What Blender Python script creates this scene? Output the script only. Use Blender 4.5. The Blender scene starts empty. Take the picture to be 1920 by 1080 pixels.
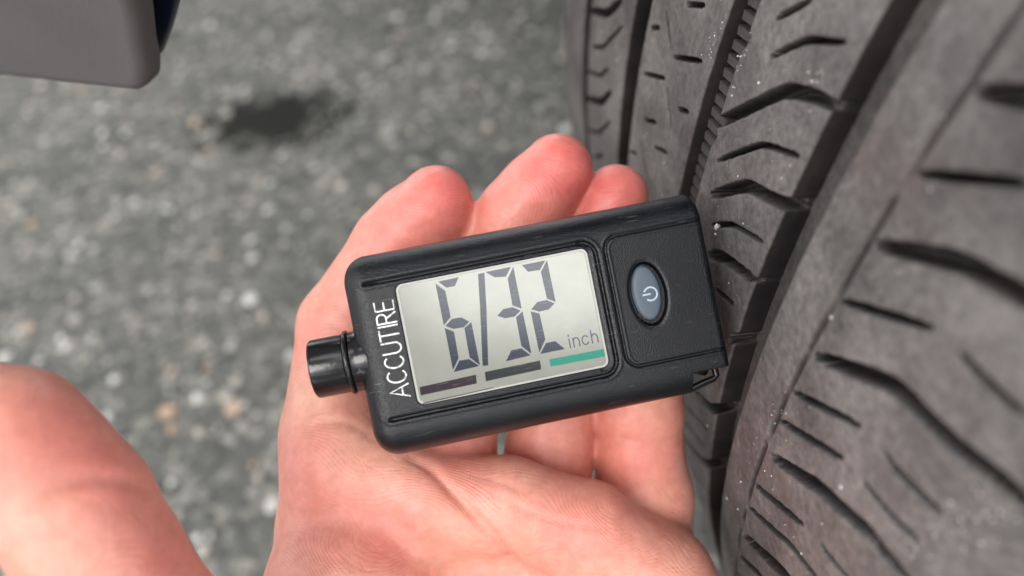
import bpy, math, random
import numpy as np
from mathutils import Matrix, Vector
random.seed(7); rng = np.random.default_rng(7)
scene = bpy.context.scene
COL = scene.collection

# ------------------------------------------------------------------ frame of the place
# camera-frame measurements (x right, y down, z into the view, metres) are turned into a world with z up
F = 1507.0
AX = np.array([0.19605225, 0.72006219, -0.66563801])          # axle of the wheel
CT = np.array([0.34507613, -0.12169155, 0.26776994])          # point on the axle
E1 = np.array([-0.94148351, -0.05157508, -0.33308979])
E2 = np.array([-0.2741757, 0.69199021, 0.66781527])
UP = np.array([-.1747, -.642, -.746]); UP -= UP @ AX * AX; UP /= np.linalg.norm(UP)
YW = -AX                                                     # under the car
XW = np.cross(YW, UP)
ROT = np.stack([XW, YW, UP])                                 # rows: world axes in camera coordinates
R_T = 0.33
CAM_H = -(CT @ UP - R_T)                                     # camera height above the road
CAMPOS = np.array([0, 0, CAM_H])
def W(p):
    p = np.asarray(p, float)
    return p @ ROT.T + CAMPOS
def P(px, py, z):
    return np.array([(px-960)/F*z, (py-540)/F*z, z])

# ------------------------------------------------------------------ camera
cam = bpy.data.cameras.new('camera'); camo = bpy.data.objects.new('camera', cam); COL.objects.link(camo)
m = np.eye(4)
for i, v in enumerate((np.array([1, 0, 0]), np.array([0, -1, 0]), np.array([0, 0, -1]))): m[:3, i] = ROT @ v
m[:3, 3] = CAMPOS
camo.matrix_world = Matrix(m.tolist())
cam.sensor_width = 36; cam.lens = 36*F/1920
cam.clip_start = 0.005; cam.clip_end = 500
cam.dof.use_dof = True; cam.dof.focus_distance = 0.147; cam.dof.aperture_fstop = cam.lens/3.4
scene.camera = camo

# ------------------------------------------------------------------ sky, sun, exposure
SUN_DIR = Vector((-0.45, -0.62, 0.95)).normalized()
GLARE_CLOUD_SHIFT = (-14.5, 33.9, -2.3)  # made-up cloud pattern, shifted to shape the reflection in the gauge screen
world = bpy.data.worlds.new('World'); scene.world = world; world.use_nodes = True
nt = world.node_tree; nt.nodes.clear()
def wn(t, **k):
    n = nt.nodes.new(t)
    for a, b in k.items(): setattr(n, a, b)
    return n
sky = wn('ShaderNodeTexSky', sky_type='NISHITA', sun_disc=False)
sky.sun_elevation = math.asin(SUN_DIR.z); sky.sun_rotation = math.atan2(SUN_DIR.x, SUN_DIR.y)
sky.air_density = 1.0; sky.dust_density = 3.0
hs = wn('ShaderNodeHueSaturation'); hs.inputs['Saturation'].default_value = .45
tc = wn('ShaderNodeTexCoord')
ns = wn('ShaderNodeTexNoise'); ns.inputs['Scale'].default_value = 3.2; ns.inputs['Detail'].default_value = 4; ns.inputs['Roughness'].default_value = .5
rp = wn('ShaderNodeValToRGB'); rp.color_ramp.elements[0].position = .44; rp.color_ramp.elements[1].position = .56
rp.color_ramp.elements[0].color = (1.7, 1.75, 1.9, 1); rp.color_ramp.elements[1].color = (23., 23., 23.2, 1)  # added clouds: dark and bright tones spread wide for the screen reflection
mx = wn('ShaderNodeMixRGB'); mx.inputs[0].default_value = .8
bg = wn('ShaderNodeBackground'); bg.inputs['Strength'].default_value = .12
ou = wn('ShaderNodeOutputWorld')
L = nt.links.new
L(sky.outputs[0], hs.inputs['Color']); mpw = wn('ShaderNodeMapping'); mpw.inputs['Location'].default_value = GLARE_CLOUD_SHIFT; L(tc.outputs['Generated'], mpw.inputs['Vector']); L(mpw.outputs[0], ns.inputs['Vector']); L(ns.outputs['Fac'], rp.inputs[0])
L(hs.outputs[0], mx.inputs[1]); L(rp.outputs[0], mx.inputs[2]); L(mx.outputs[0], bg.inputs['Color']); L(bg.outputs[0], ou.inputs['Surface'])
sun = bpy.data.lights.new('sun', 'SUN'); sun.energy = 1.0; sun.angle = math.radians(25); sun.color = (1, .96, .9)
suno = bpy.data.objects.new('sun', sun); COL.objects.link(suno)
suno.rotation_euler = SUN_DIR.to_track_quat('Z', 'Y').to_euler(); suno.location = (0, 0, 3)
vs = scene.view_settings
scene.display_settings.display_device = 'sRGB'
vs.view_transform = 'Standard'; vs.look = 'None'; vs.exposure = 0.66; vs.gamma = 1.0; vs.use_curve_mapping = False
scene.cycles.use_denoising = True
scene.cycles.max_bounces = 8

# ------------------------------------------------------------------ helpers
def mat(name, build):
    mm = bpy.data.materials.new(name); mm.use_nodes = True
    t = mm.node_tree; b = t.nodes['Principled BSDF']
    build(t, b); return mm
def N(t, kind, **k):
    n = t.nodes.new(kind)
    for a, v in k.items():
        if hasattr(n, a): setattr(n, a, v)
        else: n.inputs[a.replace('_', ' ')].default_value = v
    return n
def ramp(t, stops):
    r = t.nodes.new('ShaderNodeValToRGB'); e = r.color_ramp.elements
    while len(e) < len(stops): e.new(.5)
    for el, (p, c) in zip(e, stops):
        el.position = p; el.color = (*c, 1) if len(c) == 3 else c
    return r
def lk(t, a, b): t.links.new(a, b)
def mixc(t, fac, a, b, mode='MIX'):
    n = t.nodes.new('ShaderNodeMixRGB'); n.blend_type = mode
    for i, v in enumerate((fac, a, b)):
        if hasattr(v, 'is_linked'): lk(t, v, n.inputs[i])
        elif isinstance(v, (int, float)): n.inputs[i].default_value = v
        else: n.inputs[i].default_value = (*v, 1)
    return n.outputs[0]
def bump(t, b, h, strength, dist, prev=None):
    n = t.nodes.new('ShaderNodeBump'); n.inputs['Strength'].default_value = strength; n.inputs['Distance'].default_value = dist
    lk(t, h, n.inputs['Height'])
    if prev: lk(t, prev, n.inputs['Normal'])
    lk(t, n.outputs[0], b.inputs['Normal']); return n.outputs[0]
def objc(t): return N(t, 'ShaderNodeTexCoord').outputs['Object']
def mesh_obj(name, V, Q, m, parent=None, smooth=True, attrs=None, base=None):
    V = np.asarray(V, float)
    me = bpy.data.meshes.new(name)
    if isinstance(Q, np.ndarray):
        k = Q.shape[1]
        me.vertices.add(len(V)); me.vertices.foreach_set('co', V.astype(np.float32).ravel())
        me.loops.add(Q.size); me.loops.foreach_set('vertex_index', Q.astype(np.int32).ravel())
        me.polygons.add(len(Q)); me.polygons.foreach_set('loop_start', np.arange(0, Q.size, k, dtype=np.int32))
        me.polygons.foreach_set('loop_total', np.full(len(Q), k, np.int32)); me.update(calc_edges=True)
    else:
        me.from_pydata(V.tolist(), [], Q); me.update()
    me.polygons.foreach_set('use_smooth', np.full(len(me.polygons), smooth)); me.validate()
    for an, av in (attrs or {}).items():
        a = me.attributes.new(an, 'FLOAT', 'POINT'); a.data.foreach_set('value', np.asarray(av, np.float32))
    if m: me.materials.append(m)
    o = bpy.data.objects.new(name, me); COL.objects.link(o)
    if parent: o.parent = parent
    return o
def crisp(o, deg=35):
    o.data.polygons.foreach_set('use_smooth', np.ones(len(o.data.polygons), bool)); o.data.set_sharp_from_angle(angle=math.radians(deg)); return o
def grid_quads(nr, nc, flip=False, wrap=False):
    r = np.arange(nr if wrap else nr-1)[:, None]; c = np.arange(nc-1)[None, :]
    r2 = (r+1) % nr
    a = r*nc+c; b = r*nc+c+1; d = r2*nc+c; e = r2*nc+c+1
    q = np.stack([a, b, e, d], -1).reshape(-1, 4)
    return q[:, ::-1].copy() if flip else q
def tag(o, label=None, cat=None, kind=None, group=None):
    if label: o['label'] = label
    if cat: o['category'] = cat
    if kind: o['kind'] = kind
    if group: o['group'] = group
    return o
def empty(name, M=None, loc=None):
    o = bpy.data.objects.new(name, None); COL.objects.link(o); o.empty_display_size = .02
    if M is not None: o.matrix_world = M
    if loc is not None: o.location = loc
    return o
def seg_dist(A, B, p0, p1):
    dx, dy = p1[0]-p0[0], p1[1]-p0[1]; L2 = dx*dx+dy*dy+1e-18
    t = np.clip(((A-p0[0])*dx+(B-p0[1])*dy)/L2, 0, 1)
    return np.hypot(A-p0[0]-t*dx, B-p0[1]-t*dy)
def poly_dist(A, B, pts):
    d = None
    for p0, p1 in zip(pts[:-1], pts[1:]):
        e = seg_dist(A, B, p0, p1); d = e if d is None else np.minimum(d, e)
    return d
def soft_path(p, k=8):
    p = np.array(p, float); q = np.vstack([2*p[0]-p[1], p, 2*p[-1]-p[-2]]); o = []
    for i in range(1, len(q)-2):
        for t in np.linspace(0, 1, k, endpoint=False):
            o.append(.5*((2*q[i])+(-q[i-1]+q[i+1])*t+(2*q[i-1]-5*q[i]+4*q[i+1]-q[i+2])*t*t+(-q[i-1]+3*q[i]-3*q[i+1]+q[i+2])*t**3))
    return [tuple(v) for v in o]+[tuple(p[-1])]
def sstep(x, a, b):
    t = np.clip((x-a)/(b-a), 0, 1); return t*t*(3-2*t)
def noise2(X, Y, sc, seed=0):
    r = np.random.default_rng(seed); out = np.zeros_like(X)
    for k in range(7):
        a = r.uniform(0, 2*np.pi); fr = sc*r.uniform(.5, 1.8); out += np.sin((X*np.cos(a)+Y*np.sin(a))*fr+r.uniform(0, 6.28))
    return out/7
def prism(pts, z0, z1, inset=0.0, drop=0.0):
    """polygon (ccw) extruded z0..z1 with an optional chamfered rim"""
    n = len(pts); p = np.asarray(pts, float); c = p.mean(0)
    V = [(*q, z0) for q in p]; Fc = []
    lv = [(p, z1-drop)]
    if inset:
        d = c-p; d /= np.linalg.norm(d, axis=1)[:, None]+1e-12; lv.append((p+d*inset, z1))
    for q, z in lv: V += [(*w, z) for w in q]
    for k in range(len(lv)):
        for i in range(n): Fc.append((k*n+i, k*n+(i+1) % n, (k+1)*n+(i+1) % n, (k+1)*n+i))
    Fc.append(tuple(range(len(lv)*n, len(lv)*n+n))); Fc.append(tuple(range(n-1, -1, -1)))
    return V, Fc
def ccw(p):
    p = [tuple(q) for q in p]
    a = sum(p[i][0]*p[(i+1) % len(p)][1]-p[(i+1) % len(p)][0]*p[i][1] for i in range(len(p)))
    return p if a > 0 else p[::-1]
def lathe(prof, n=64):
    """profile of (radius, z) revolved about local z"""
    prof = np.asarray(prof); a = np.linspace(0, 2*np.pi, n, endpoint=False)
    V = np.stack([np.cos(a)[:, None]*prof[:, 0], np.sin(a)[:, None]*prof[:, 0], np.broadcast_to(prof[:, 1], (n, len(prof)))], -1).reshape(-1, 3)
    return V, grid_quads(n, len(prof), wrap=True)
def tube(pts, r, n=10, closed=False):
    pts = np.asarray(pts, float); m_ = len(pts); V = []
    for i in range(m_):
        t = pts[(i+1) % m_ if closed else min(i+1, m_-1)]-pts[i-1 if (closed or i) else 0]; t /= np.linalg.norm(t)
        h = np.array([0, 0, 1.]) if abs(t[2]) < .9 else np.array([1., 0, 0])
        u = np.cross(t, h); u /= np.linalg.norm(u); v = np.cross(t, u)
        for k in range(n):
            a = 2*math.pi*k/n; V.append(pts[i]+r*(math.cos(a)*u+math.sin(a)*v))
    Q = []
    for i in range(m_ if closed else m_-1):
        j = (i+1) % m_
        for k in range(n): Q.append((i*n+k, i*n+(k+1) % n, j*n+(k+1) % n, j*n+k))
    if not closed: Q += [tuple(range(n-1, -1, -1)), tuple(range((m_-1)*n, m_*n))]
    return np.array(V), Q

# ------------------------------------------------------------------ materials
def m_rubber(t, b):
    co = objc(t)
    at = N(t, 'ShaderNodeAttribute', attribute_name='wear_shade').outputs['Fac']  # dusty worn rubber against clean, plus painted light and shade in the grooves
    n1 = N(t, 'ShaderNodeTexNoise', Scale=70., Detail=6., Roughness=.65); lk(t, co, n1.inputs['Vector'])
    n2 = N(t, 'ShaderNodeTexNoise', Scale=700., Detail=4., Roughness=.7); lk(t, co, n2.inputs['Vector'])
    n3 = N(t, 'ShaderNodeTexNoise', Scale=16., Detail=3.); lk(t, co, n3.inputs['Vector'])
    dust = ramp(t, [(.28, (.058, .056, .0565)), (.48, (.108, .1035, .103)), (.74, (.178, .171, .168))]); lk(t, n1.outputs['Fac'], dust.inputs[0])
    fine = ramp(t, [(.30, (.6, .6, .6)), (.5, (1, 1, 1)), (.70, (1.4, 1.38, 1.35))]); lk(t, n2.outputs['Fac'], fine.inputs[0])
    big = ramp(t, [(.32, (.74, .73, .74)), (.68, (1.22, 1.19, 1.15))]); lk(t, n3.outputs['Fac'], big.inputs[0])
    top = mixc(t, 1.0, mixc(t, 1.0, dust.outputs[0], fine.outputs[0], 'MULTIPLY'), big.outputs[0], 'MULTIPLY')
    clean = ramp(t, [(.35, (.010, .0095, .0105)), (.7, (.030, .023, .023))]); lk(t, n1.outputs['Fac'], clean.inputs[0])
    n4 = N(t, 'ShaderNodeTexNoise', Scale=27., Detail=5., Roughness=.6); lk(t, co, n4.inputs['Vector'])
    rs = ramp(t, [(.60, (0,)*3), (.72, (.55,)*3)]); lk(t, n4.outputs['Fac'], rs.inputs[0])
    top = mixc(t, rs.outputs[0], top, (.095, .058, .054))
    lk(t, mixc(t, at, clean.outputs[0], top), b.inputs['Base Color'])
    rr = ramp(t, [(0, (.12,)*3), (1, (.42,)*3)]); lk(t, at, rr.inputs[0]); lk(t, rr.outputs[0], b.inputs['Specular IOR Level']); b.inputs['Roughness'].default_value = .6
    p = bump(t, b, n1.outputs['Fac'], .25, .0008)
    bump(t, b, n2.outputs['Fac'], .45, .00025, p)
M_rubber = mat('tyre_rubber', m_rubber)
def m_skin(t, b):
    co = objc(t)
    at = N(t, 'ShaderNodeAttribute', attribute_name='red').outputs['Fac']
    pl = N(t, 'ShaderNodeAttribute', attribute_name='pale').outputs['Fac']
    n1 = N(t, 'ShaderNodeTexNoise', Scale=85., Detail=5., Roughness=.6); lk(t, co, n1.inputs['Vector'])
    n2 = N(t, 'ShaderNodeTexNoise', Scale=420., Detail=4., Roughness=.6); lk(t, co, n2.inputs['Vector'])
    c0 = ramp(t, [(.25, (.69, .29, .222)), (.5, (.74, .342, .262)), (.78, (.775, .40, .31))]); lk(t, n1.outputs['Fac'], c0.inputs[0])
    n5 = N(t, 'ShaderNodeTexNoise', Scale=150., Detail=3., Roughness=.55); lk(t, co, n5.inputs['Vector'])
    mo = ramp(t, [(.46, (0,)*3), (.70, (.36,)*3)]); lk(t, n5.outputs['Fac'], mo.inputs[0])
    cm_ = mixc(t, mo.outputs[0], c0.outputs[0], (.70, .235, .185))
    c1 = mixc(t, at, cm_, (.69, .175, .155))
    c2 = mixc(t, pl, c1, (.76, .42, .31))
    f = ramp(t, [(.35, (.92, .89, .88)), (.65, (1.05, 1.06, 1.06))]); lk(t, n2.outputs['Fac'], f.inputs[0])
    lk(t, mixc(t, 1.0, c2, f.outputs[0], 'MULTIPLY'), b.inputs['Base Color'])
    b.inputs['Roughness'].default_value = .42; b.inputs['Specular IOR Level'].default_value = .5
    b.inputs['Subsurface Weight'].default_value = .5
    b.inputs['Subsurface Radius'].default_value = (1., .32, .18); b.inputs['Subsurface Scale'].default_value = .0028
    # papillary ridges: warped fine bands + finer skin grain
    wv = N(t, 'ShaderNodeTexNoise', Scale=45., Detail=1.); lk(t, co, wv.inputs['Vector'])
    wp = mixc(t, .035, co, wv.outputs['Color'], 'ADD')
    w = N(t, 'ShaderNodeTexWave', wave_type='BANDS', bands_direction='DIAGONAL', Scale=400., Distortion=1.6, Detail=1.5, Detail_Scale=1.); lk(t, wp, w.inputs['Vector'])
    vo = N(t, 'ShaderNodeTexVoronoi', Scale=900.); lk(t, co, vo.inputs['Vector'])
    p = bump(t, b, w.outputs['Fac'], .24, .00011)
    p = bump(t, b, vo.outputs['Distance'], .15, .00012, p)
    wr = N(t, 'ShaderNodeTexVoronoi', feature='DISTANCE_TO_EDGE', Scale=210.); lk(t, wp, wr.inputs['Vector'])
    wrr = ramp(t, [(0, (0,)*3), (.06, (1,)*3)]); lk(t, wr.outputs['Distance'], wrr.inputs[0])
    p = bump(t, b, wrr.outputs[0], .14, .00025, p)
    bump(t, b, n2.outputs['Fac'], .3, .0004, p)
M_skin = mat('skin', m_skin)
def m_nail(t, b):
    b.inputs['Base Color'].default_value = (.72, .46, .40, 1); b.inputs['Roughness'].default_value = .3
M_nail = mat('fingernail', m_nail)
def m_plastic(t, b):
    co = objc(t)
    n1 = N(t, 'ShaderNodeTexNoise', Scale=4200., Detail=2.); lk(t, co, n1.inputs['Vector'])
    n2 = N(t, 'ShaderNodeTexNoise', Scale=90., Detail=4.); lk(t, co, n2.inputs['Vector'])
    c = ramp(t, [(.35, (.003, .0038, .0055)), (.7, (.006, .007, .0095))]); lk(t, n2.outputs['Fac'], c.inputs[0])
    # pale handling scratches
    mp = N(t, 'ShaderNodeMapping'); mp.inputs['Rotation'].default_value = (0, 0, .9); mp.inputs['Scale'].default_value = (190, 2200, 190); lk(t, co, mp.inputs['Vector'])
    sc = N(t, 'ShaderNodeTexNoise', Scale=1., Detail=2.); lk(t, mp.outputs[0], sc.inputs['Vector'])
    sr = ramp(t, [(.67, (0, 0, 0)), (.74, (1, 1, 1))]); lk(t, sc.outputs['Fac'], sr.inputs[0])
    lk(t, mixc(t, mixc(t, 1., sr.outputs[0], (.35, .35, .35), 'MULTIPLY'), c.outputs[0], (.12, .12, .12)), b.inputs['Base Color'])
    rr = ramp(t, [(.3, (.18,)*3), (.7, (.27,)*3)]); lk(t, n2.outputs['Fac'], rr.inputs[0]); lk(t, rr.outputs[0], b.inputs['Roughness'])
    b.inputs['Specular IOR Level'].default_value = .4
    bump(t, b, n1.outputs['Fac'], .75, .00015)
M_plastic = mat('black_textured_plastic', m_plastic)
def m_gloss(t, b):
    co = objc(t); n2 = N(t, 'ShaderNodeTexNoise', Scale=1500., Detail=3.); lk(t, co, n2.inputs['Vector'])
    b.inputs['Base Color'].default_value = (.007, .007, .008, 1); b.inputs['Roughness'].default_value = .17
    bump(t, b, n2.outputs['Fac'], .2, .0001)
M_gloss = mat('black_moulded_plastic', m_gloss)
def m_oring(t, b): b.inputs['Base Color'].default_value = (.012, .012, .012, 1); b.inputs['Roughness'].default_value = .18
M_ring = mat('black_rubber_ring', m_oring)
def m_screen(col, spec=.25):
    def f(t, b):
        co = objc(t)
        n1 = N(t, 'ShaderNodeTexNoise', Scale=260., Detail=5.); lk(t, co, n1.inputs['Vector'])
        r = ramp(t, [(.3, tuple(c*.93 for c in col)), (.7, tuple(c*1.05 for c in col))]); lk(t, n1.outputs['Fac'], r.inputs[0])
        mp = N(t, 'ShaderNodeMapping'); mp.inputs['Rotation'].default_value = (0, 0, .8); mp.inputs['Scale'].default_value = (260, 5200, 260); lk(t, co, mp.inputs['Vector'])
        sc = N(t, 'ShaderNodeTexNoise', Scale=1., Detail=1.); lk(t, mp.outputs[0], sc.inputs['Vector'])
        mp2 = N(t, 'ShaderNodeMapping'); mp2.inputs['Rotation'].default_value = (0, 0, -.7); mp2.inputs['Scale'].default_value = (260, 5200, 260); lk(t, co, mp2.inputs['Vector'])
        sc2 = N(t, 'ShaderNodeTexNoise', Scale=1., Detail=1.); lk(t, mp2.outputs[0], sc2.inputs['Vector'])
        s1 = ramp(t, [(.68, (0,)*3), (.72, (.16,)*3)]); lk(t, sc.outputs['Fac'], s1.inputs[0])
        s2 = ramp(t, [(.68, (0,)*3), (.72, (.16,)*3)]); lk(t, sc2.outputs['Fac'], s2.inputs[0])
        lk(t, mixc(t, mixc(t, 1., s1.outputs[0], s2.outputs[0], 'ADD'), r.outputs[0], (.42, .42, .41)), b.inputs['Base Color'])
        b.inputs['Roughness'].default_value = .12; b.inputs['Specular IOR Level'].default_value = spec
        b.inputs['Coat Weight'].default_value = 1.; b.inputs['Coat Roughness'].default_value = .12; b.inputs['Coat IOR'].default_value = 1.68
    return f
M_lcd = mat('lcd_glass', m_screen((.285, .29, .246)))
M_lcd.node_tree.nodes['Principled BSDF'].inputs['Metallic'].default_value = .3   # reflector film behind the crystal
M_seg = mat('lcd_segment', m_screen((.003, .007, .026)))
M_maroon = mat('lcd_maroon_bar', m_screen((.014, .001, .006)))
M_dgreen = mat('lcd_dark_green_bar', m_screen((.004, .007, .005)))
M_teal = mat('lcd_teal_bar', m_screen((.0, .20, .135)))
M_lens = mat('lens_edge', lambda t, b: (b.inputs['Base Color'].__setattr__('default_value', (.42, .42, .39, 1)), b.inputs['Roughness'].__setattr__('default_value', .12)))
M_button = mat('grey_rubber_button', lambda t, b: (b.inputs['Base Color'].__setattr__('default_value', (.075, .10, .125, 1)), b.inputs['Roughness'].__setattr__('default_value', .5)))
def m_ink(t, b):
    co = objc(t); n = N(t, 'ShaderNodeTexNoise', Scale=1900., Detail=2.); lk(t, co, n.inputs['Vector'])
    r = ramp(t, [(.36, (.30, .31, .32)), (.48, (.78, .79, .80))]); lk(t, n.outputs['Fac'], r.inputs[0]); lk(t, r.outputs[0], b.inputs['Base Color'])
    b.inputs['Roughness'].default_value = .5
M_ink = mat('white_print', m_ink)
M_bink = mat('pale_blue_print', lambda t, b: (b.inputs['Base Color'].__setattr__('default_value', (.40, .50, .56, 1)), b.inputs['Roughness'].__setattr__('default_value', .5)))
def m_asphalt(t, b):
    co = objc(t)
    n1 = N(t, 'ShaderNodeTexNoise', Scale=9., Detail=4.); lk(t, co, n1.inputs['Vector'])
    v = N(t, 'ShaderNodeTexVoronoi', Scale=120., Randomness=1.); lk(t, co, v.inputs['Vector'])
    n2 = N(t, 'ShaderNodeTexNoise', Scale=320., Detail=4., Roughness=.7); lk(t, co, n2.inputs['Vector'])
    c = ramp(t, [(.3, (.108, .110, .102)), (.7, (.180, .178, .163))]); lk(t, n1.outputs['Fac'], c.inputs[0])
    d = ramp(t, [(.3, (.45,)*3), (.55, (1.,)*3), (.75, (1.6,)*3)]); lk(t, n2.outputs['Fac'], d.inputs[0])
    k = N(t, 'ShaderNodeSeparateColor'); lk(t, v.outputs['Color'], k.inputs[0])
    g = ramp(t, [(.0, (.6,)*3), (.75, (1.,)*3), (.95, (1.8, 1.75, 1.65))]); lk(t, k.outputs[0], g.inputs[0])
    col = mixc(t, 1., mixc(t, 1., c.outputs[0], d.outputs[0], 'MULTIPLY'), g.outputs[0], 'MULTIPLY')
    # old oil stain with its own ragged outline
    st = STAIN
    mp = N(t, 'ShaderNodeMapping'); mp.vector_type = 'POINT'; mp.inputs['Location'].default_value = (-st[0], -st[1], 0); lk(t, co, mp.inputs['Vector'])
    mr = N(t, 'ShaderNodeMapping'); mr.inputs['Rotation'].default_value = (0, 0, -STAIN_DIR); lk(t, mp.outputs[0], mr.inputs['Vector'])
    mp2 = N(t, 'ShaderNodeMapping'); mp2.inputs['Scale'].default_value = (1/.098, 1/.058, 1); lk(t, mr.outputs[0], mp2.inputs['Vector'])
    ln = N(t, 'ShaderNodeVectorMath', operation='LENGTH'); lk(t, mp2.outputs[0], ln.inputs[0])
    n3 = N(t, 'ShaderNodeTexNoise', Scale=38., Detail=4.); lk(t, co, n3.inputs['Vector'])
    ad = N(t, 'ShaderNodeMath', operation='MULTIPLY_ADD'); lk(t, n3.outputs['Fac'], ad.inputs[0]); ad.inputs[1].default_value = 2.3; lk(t, ln.outputs['Value'], ad.inputs[2])
    sr = ramp(t, [(.0, (1,)*3), (.44, (1,)*3), (.60, (.0,)*3)])
    dv = N(t, 'ShaderNodeMath', operation='DIVIDE'); lk(t, ad.outputs[0], dv.inputs[0]); dv.inputs[1].default_value = 4.0
    lk(t, dv.outputs[0], sr.inputs[0])
    lk(t, mixc(t, sr.outputs[0], col, (.010, .011, .009)), b.inputs['Base Color'])
    b.inputs['Roughness'].default_value = .85; b.inputs['Specular IOR Level'].default_value = .15
    p = bump(t, b, v.outputs['Distance'], .5, .003); bump(t, b, n2.outputs['Fac'], .6, .003, p)
def ground_pt(px, py):
    d = np.array([(px-960)/F, (py-540)/F, 1.]); w = ROT @ d
    return CAMPOS - w*CAM_H/w[2]
STAIN = ground_pt(508, 226)
_sd = ground_pt(610, 218)-ground_pt(390, 232); STAIN_DIR = math.atan2(_sd[1], _sd[0])
M_asphalt = mat('asphalt', m_asphalt)
def m_stone(t, b):
    at = N(t, 'ShaderNodeAttribute', attribute_name='tone').outputs['Fac']
    r = ramp(t, [(0, (.036, .037, .035)), (.32, (.088, .090, .084)), (.58, (.195, .192, .175)), (.8, (.36, .345, .305)), (.89, (.36, .33, .28)), (.905, (.42, .28, .18)), (.92, (.38, .37, .34)), (1, (.60, .60, .56))])
    lk(t, at, r.inputs[0]); lk(t, r.outputs[0], b.inputs['Base Color']); b.inputs['Roughness'].default_value = .7
M_stone = mat('road_stone', m_stone)
M_grit = mat('white_grit', lambda t, b: (b.inputs['Base Color'].__setattr__('default_value', (.50, .49, .47, 1)), b.inputs['Roughness'].__setattr__('default_value', .3)))
def m_trim(t, b):
    co = objc(t); n = N(t, 'ShaderNodeTexNoise', Scale=900., Detail=3.); lk(t, co, n.inputs['Vector'])
    n2 = N(t, 'ShaderNodeTexNoise', Scale=30., Detail=4.); lk(t, co, n2.inputs['Vector'])
    c = ramp(t, [(.3, (.082, .078, .079)), (.7, (.108, .103, .103))]); lk(t, n2.outputs['Fac'], c.inputs[0]); lk(t, c.outputs[0], b.inputs['Base Color'])
    b.inputs['Roughness'].default_value = .55; bump(t, b, n.outputs['Fac'], .35, .0002)
M_trim = mat('grey_bumper_plastic', m_trim)
M_navy = mat('navy_paint', lambda t, b: (b.inputs['Base Color'].__setattr__('default_value', (.006, .009, .022, 1)), b.inputs['Roughness'].__setattr__('default_value', .3)))
M_liner = mat('black_arch_liner', lambda t, b: (b.inputs['Base Color'].__setattr__('default_value', (.02, .02, .02, 1)), b.inputs['Roughness'].__setattr__('default_value', .8)))
M_alloy = mat('alloy_rim', lambda t, b: (b.inputs['Base Color'].__setattr__('default_value', (.5, .5, .52, 1)), b.inputs['Metallic'].__setattr__('default_value', 1.), b.inputs['Roughness'].__setattr__('default_value', .35)))

# ------------------------------------------------------------------ ground
gv = [(-60, -60, 0), (60, -60, 0), (60, 60, 0), (-60, 60, 0)]
tag(mesh_obj('asphalt_ground', gv, [(0, 1, 2, 3)], M_asphalt, smooth=False), kind='structure')
def stones():
    ico_t = (1+5**.5)/2
    iv = np.array([(-1, ico_t, 0), (1, ico_t, 0), (-1, -ico_t, 0), (1, -ico_t, 0), (0, -1, ico_t), (0, 1, ico_t), (0, -1, -ico_t), (0, 1, -ico_t), (ico_t, 0, -1), (ico_t, 0, 1), (-ico_t, 0, -1), (-ico_t, 0, 1)])
    iv /= np.linalg.norm(iv[0])
    it = np.array([(0, 11, 5), (0, 5, 1), (0, 1, 7), (0, 7, 10), (0, 10, 11), (1, 5, 9), (5, 11, 4), (11, 10, 2), (10, 7, 6), (7, 1, 8), (3, 9, 4), (3, 4, 2), (3, 2, 6), (3, 6, 8), (3, 8, 9), (4, 9, 5), (2, 4, 11), (6, 2, 10), (8, 6, 7), (9, 8, 1)])
    return iv, it
IV, IT = stones()
def scatter(name, C3, Rr, flat, tone, m):
    n = len(C3)
    V = IV[None]*(1+rng.uniform(-.28, .28, (n, 12, 1)))
    a = rng.uniform(0, 6.28, n); c, s = np.cos(a), np.sin(a)
    V = V*np.stack([np.ones(n), rng.uniform(.6, 1., n), np.full(n, flat)], -1)[:, None]
    X = V[..., 0]*c[:, None]-V[..., 1]*s[:, None]; Y = V[..., 0]*s[:, None]+V[..., 1]*c[:, None]
    V = np.stack([X, Y, V[..., 2]], -1)*Rr[:, None, None]+C3[:, None]
    T = (IT[None]+12*np.arange(n)[:, None, None]).reshape(-1, 3)
    return mesh_obj(name, V.reshape(-1, 3), T, m, smooth=False, attrs={'tone': np.repeat(tone, 12)})
n = 9000
gc = ground_pt(560, 480)
xy = np.stack([rng.uniform(gc[0]-.55, gc[0]+.75, n), rng.uniform(gc[1]-.45, gc[1]+.65, n)], -1)
rr = .0018+.0056*rng.random(n)**2.4
tone = rng.random(n)**1.15
far = ((xy[:, 0]-STAIN[0])/.07)**2+((xy[:, 1]-STAIN[1])/.042)**2 > 1
keep = far | (rng.random(n) < .06)
xy, rr, tone = xy[keep], rr[keep], tone[keep]
spec = [(190, 203, .0062, 1.), (55, 345, .006, .93), (290, 325, .006, .91), (505, 345, .006, .93), (315, 775, .008, .905), (322, 806, .006, .905), (215, 712, .0055, .97), (440, 765, .009, .9), (385, 718, .004, .96), (370, 400, .007, .92), (55, 615, .006, .91), (505, 395, .006, .95), (535, 430, .005, .93), (365, 230, .008, .9), (650, 175, .004, .92), (320, 395, .006, .93)]
sp = np.array([ground_pt(a, b)[:2] for a, b, *_ in spec])
xy = np.vstack([xy, sp]); rr = np.concatenate([rr, [s[2] for s in spec]]); tone = np.concatenate([tone, [s[3] for s in spec]])
tag(scatter('asphalt_gravel', np.column_stack([xy, rr*.1]), rr, .45, tone, M_stone), kind='stuff')

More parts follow.
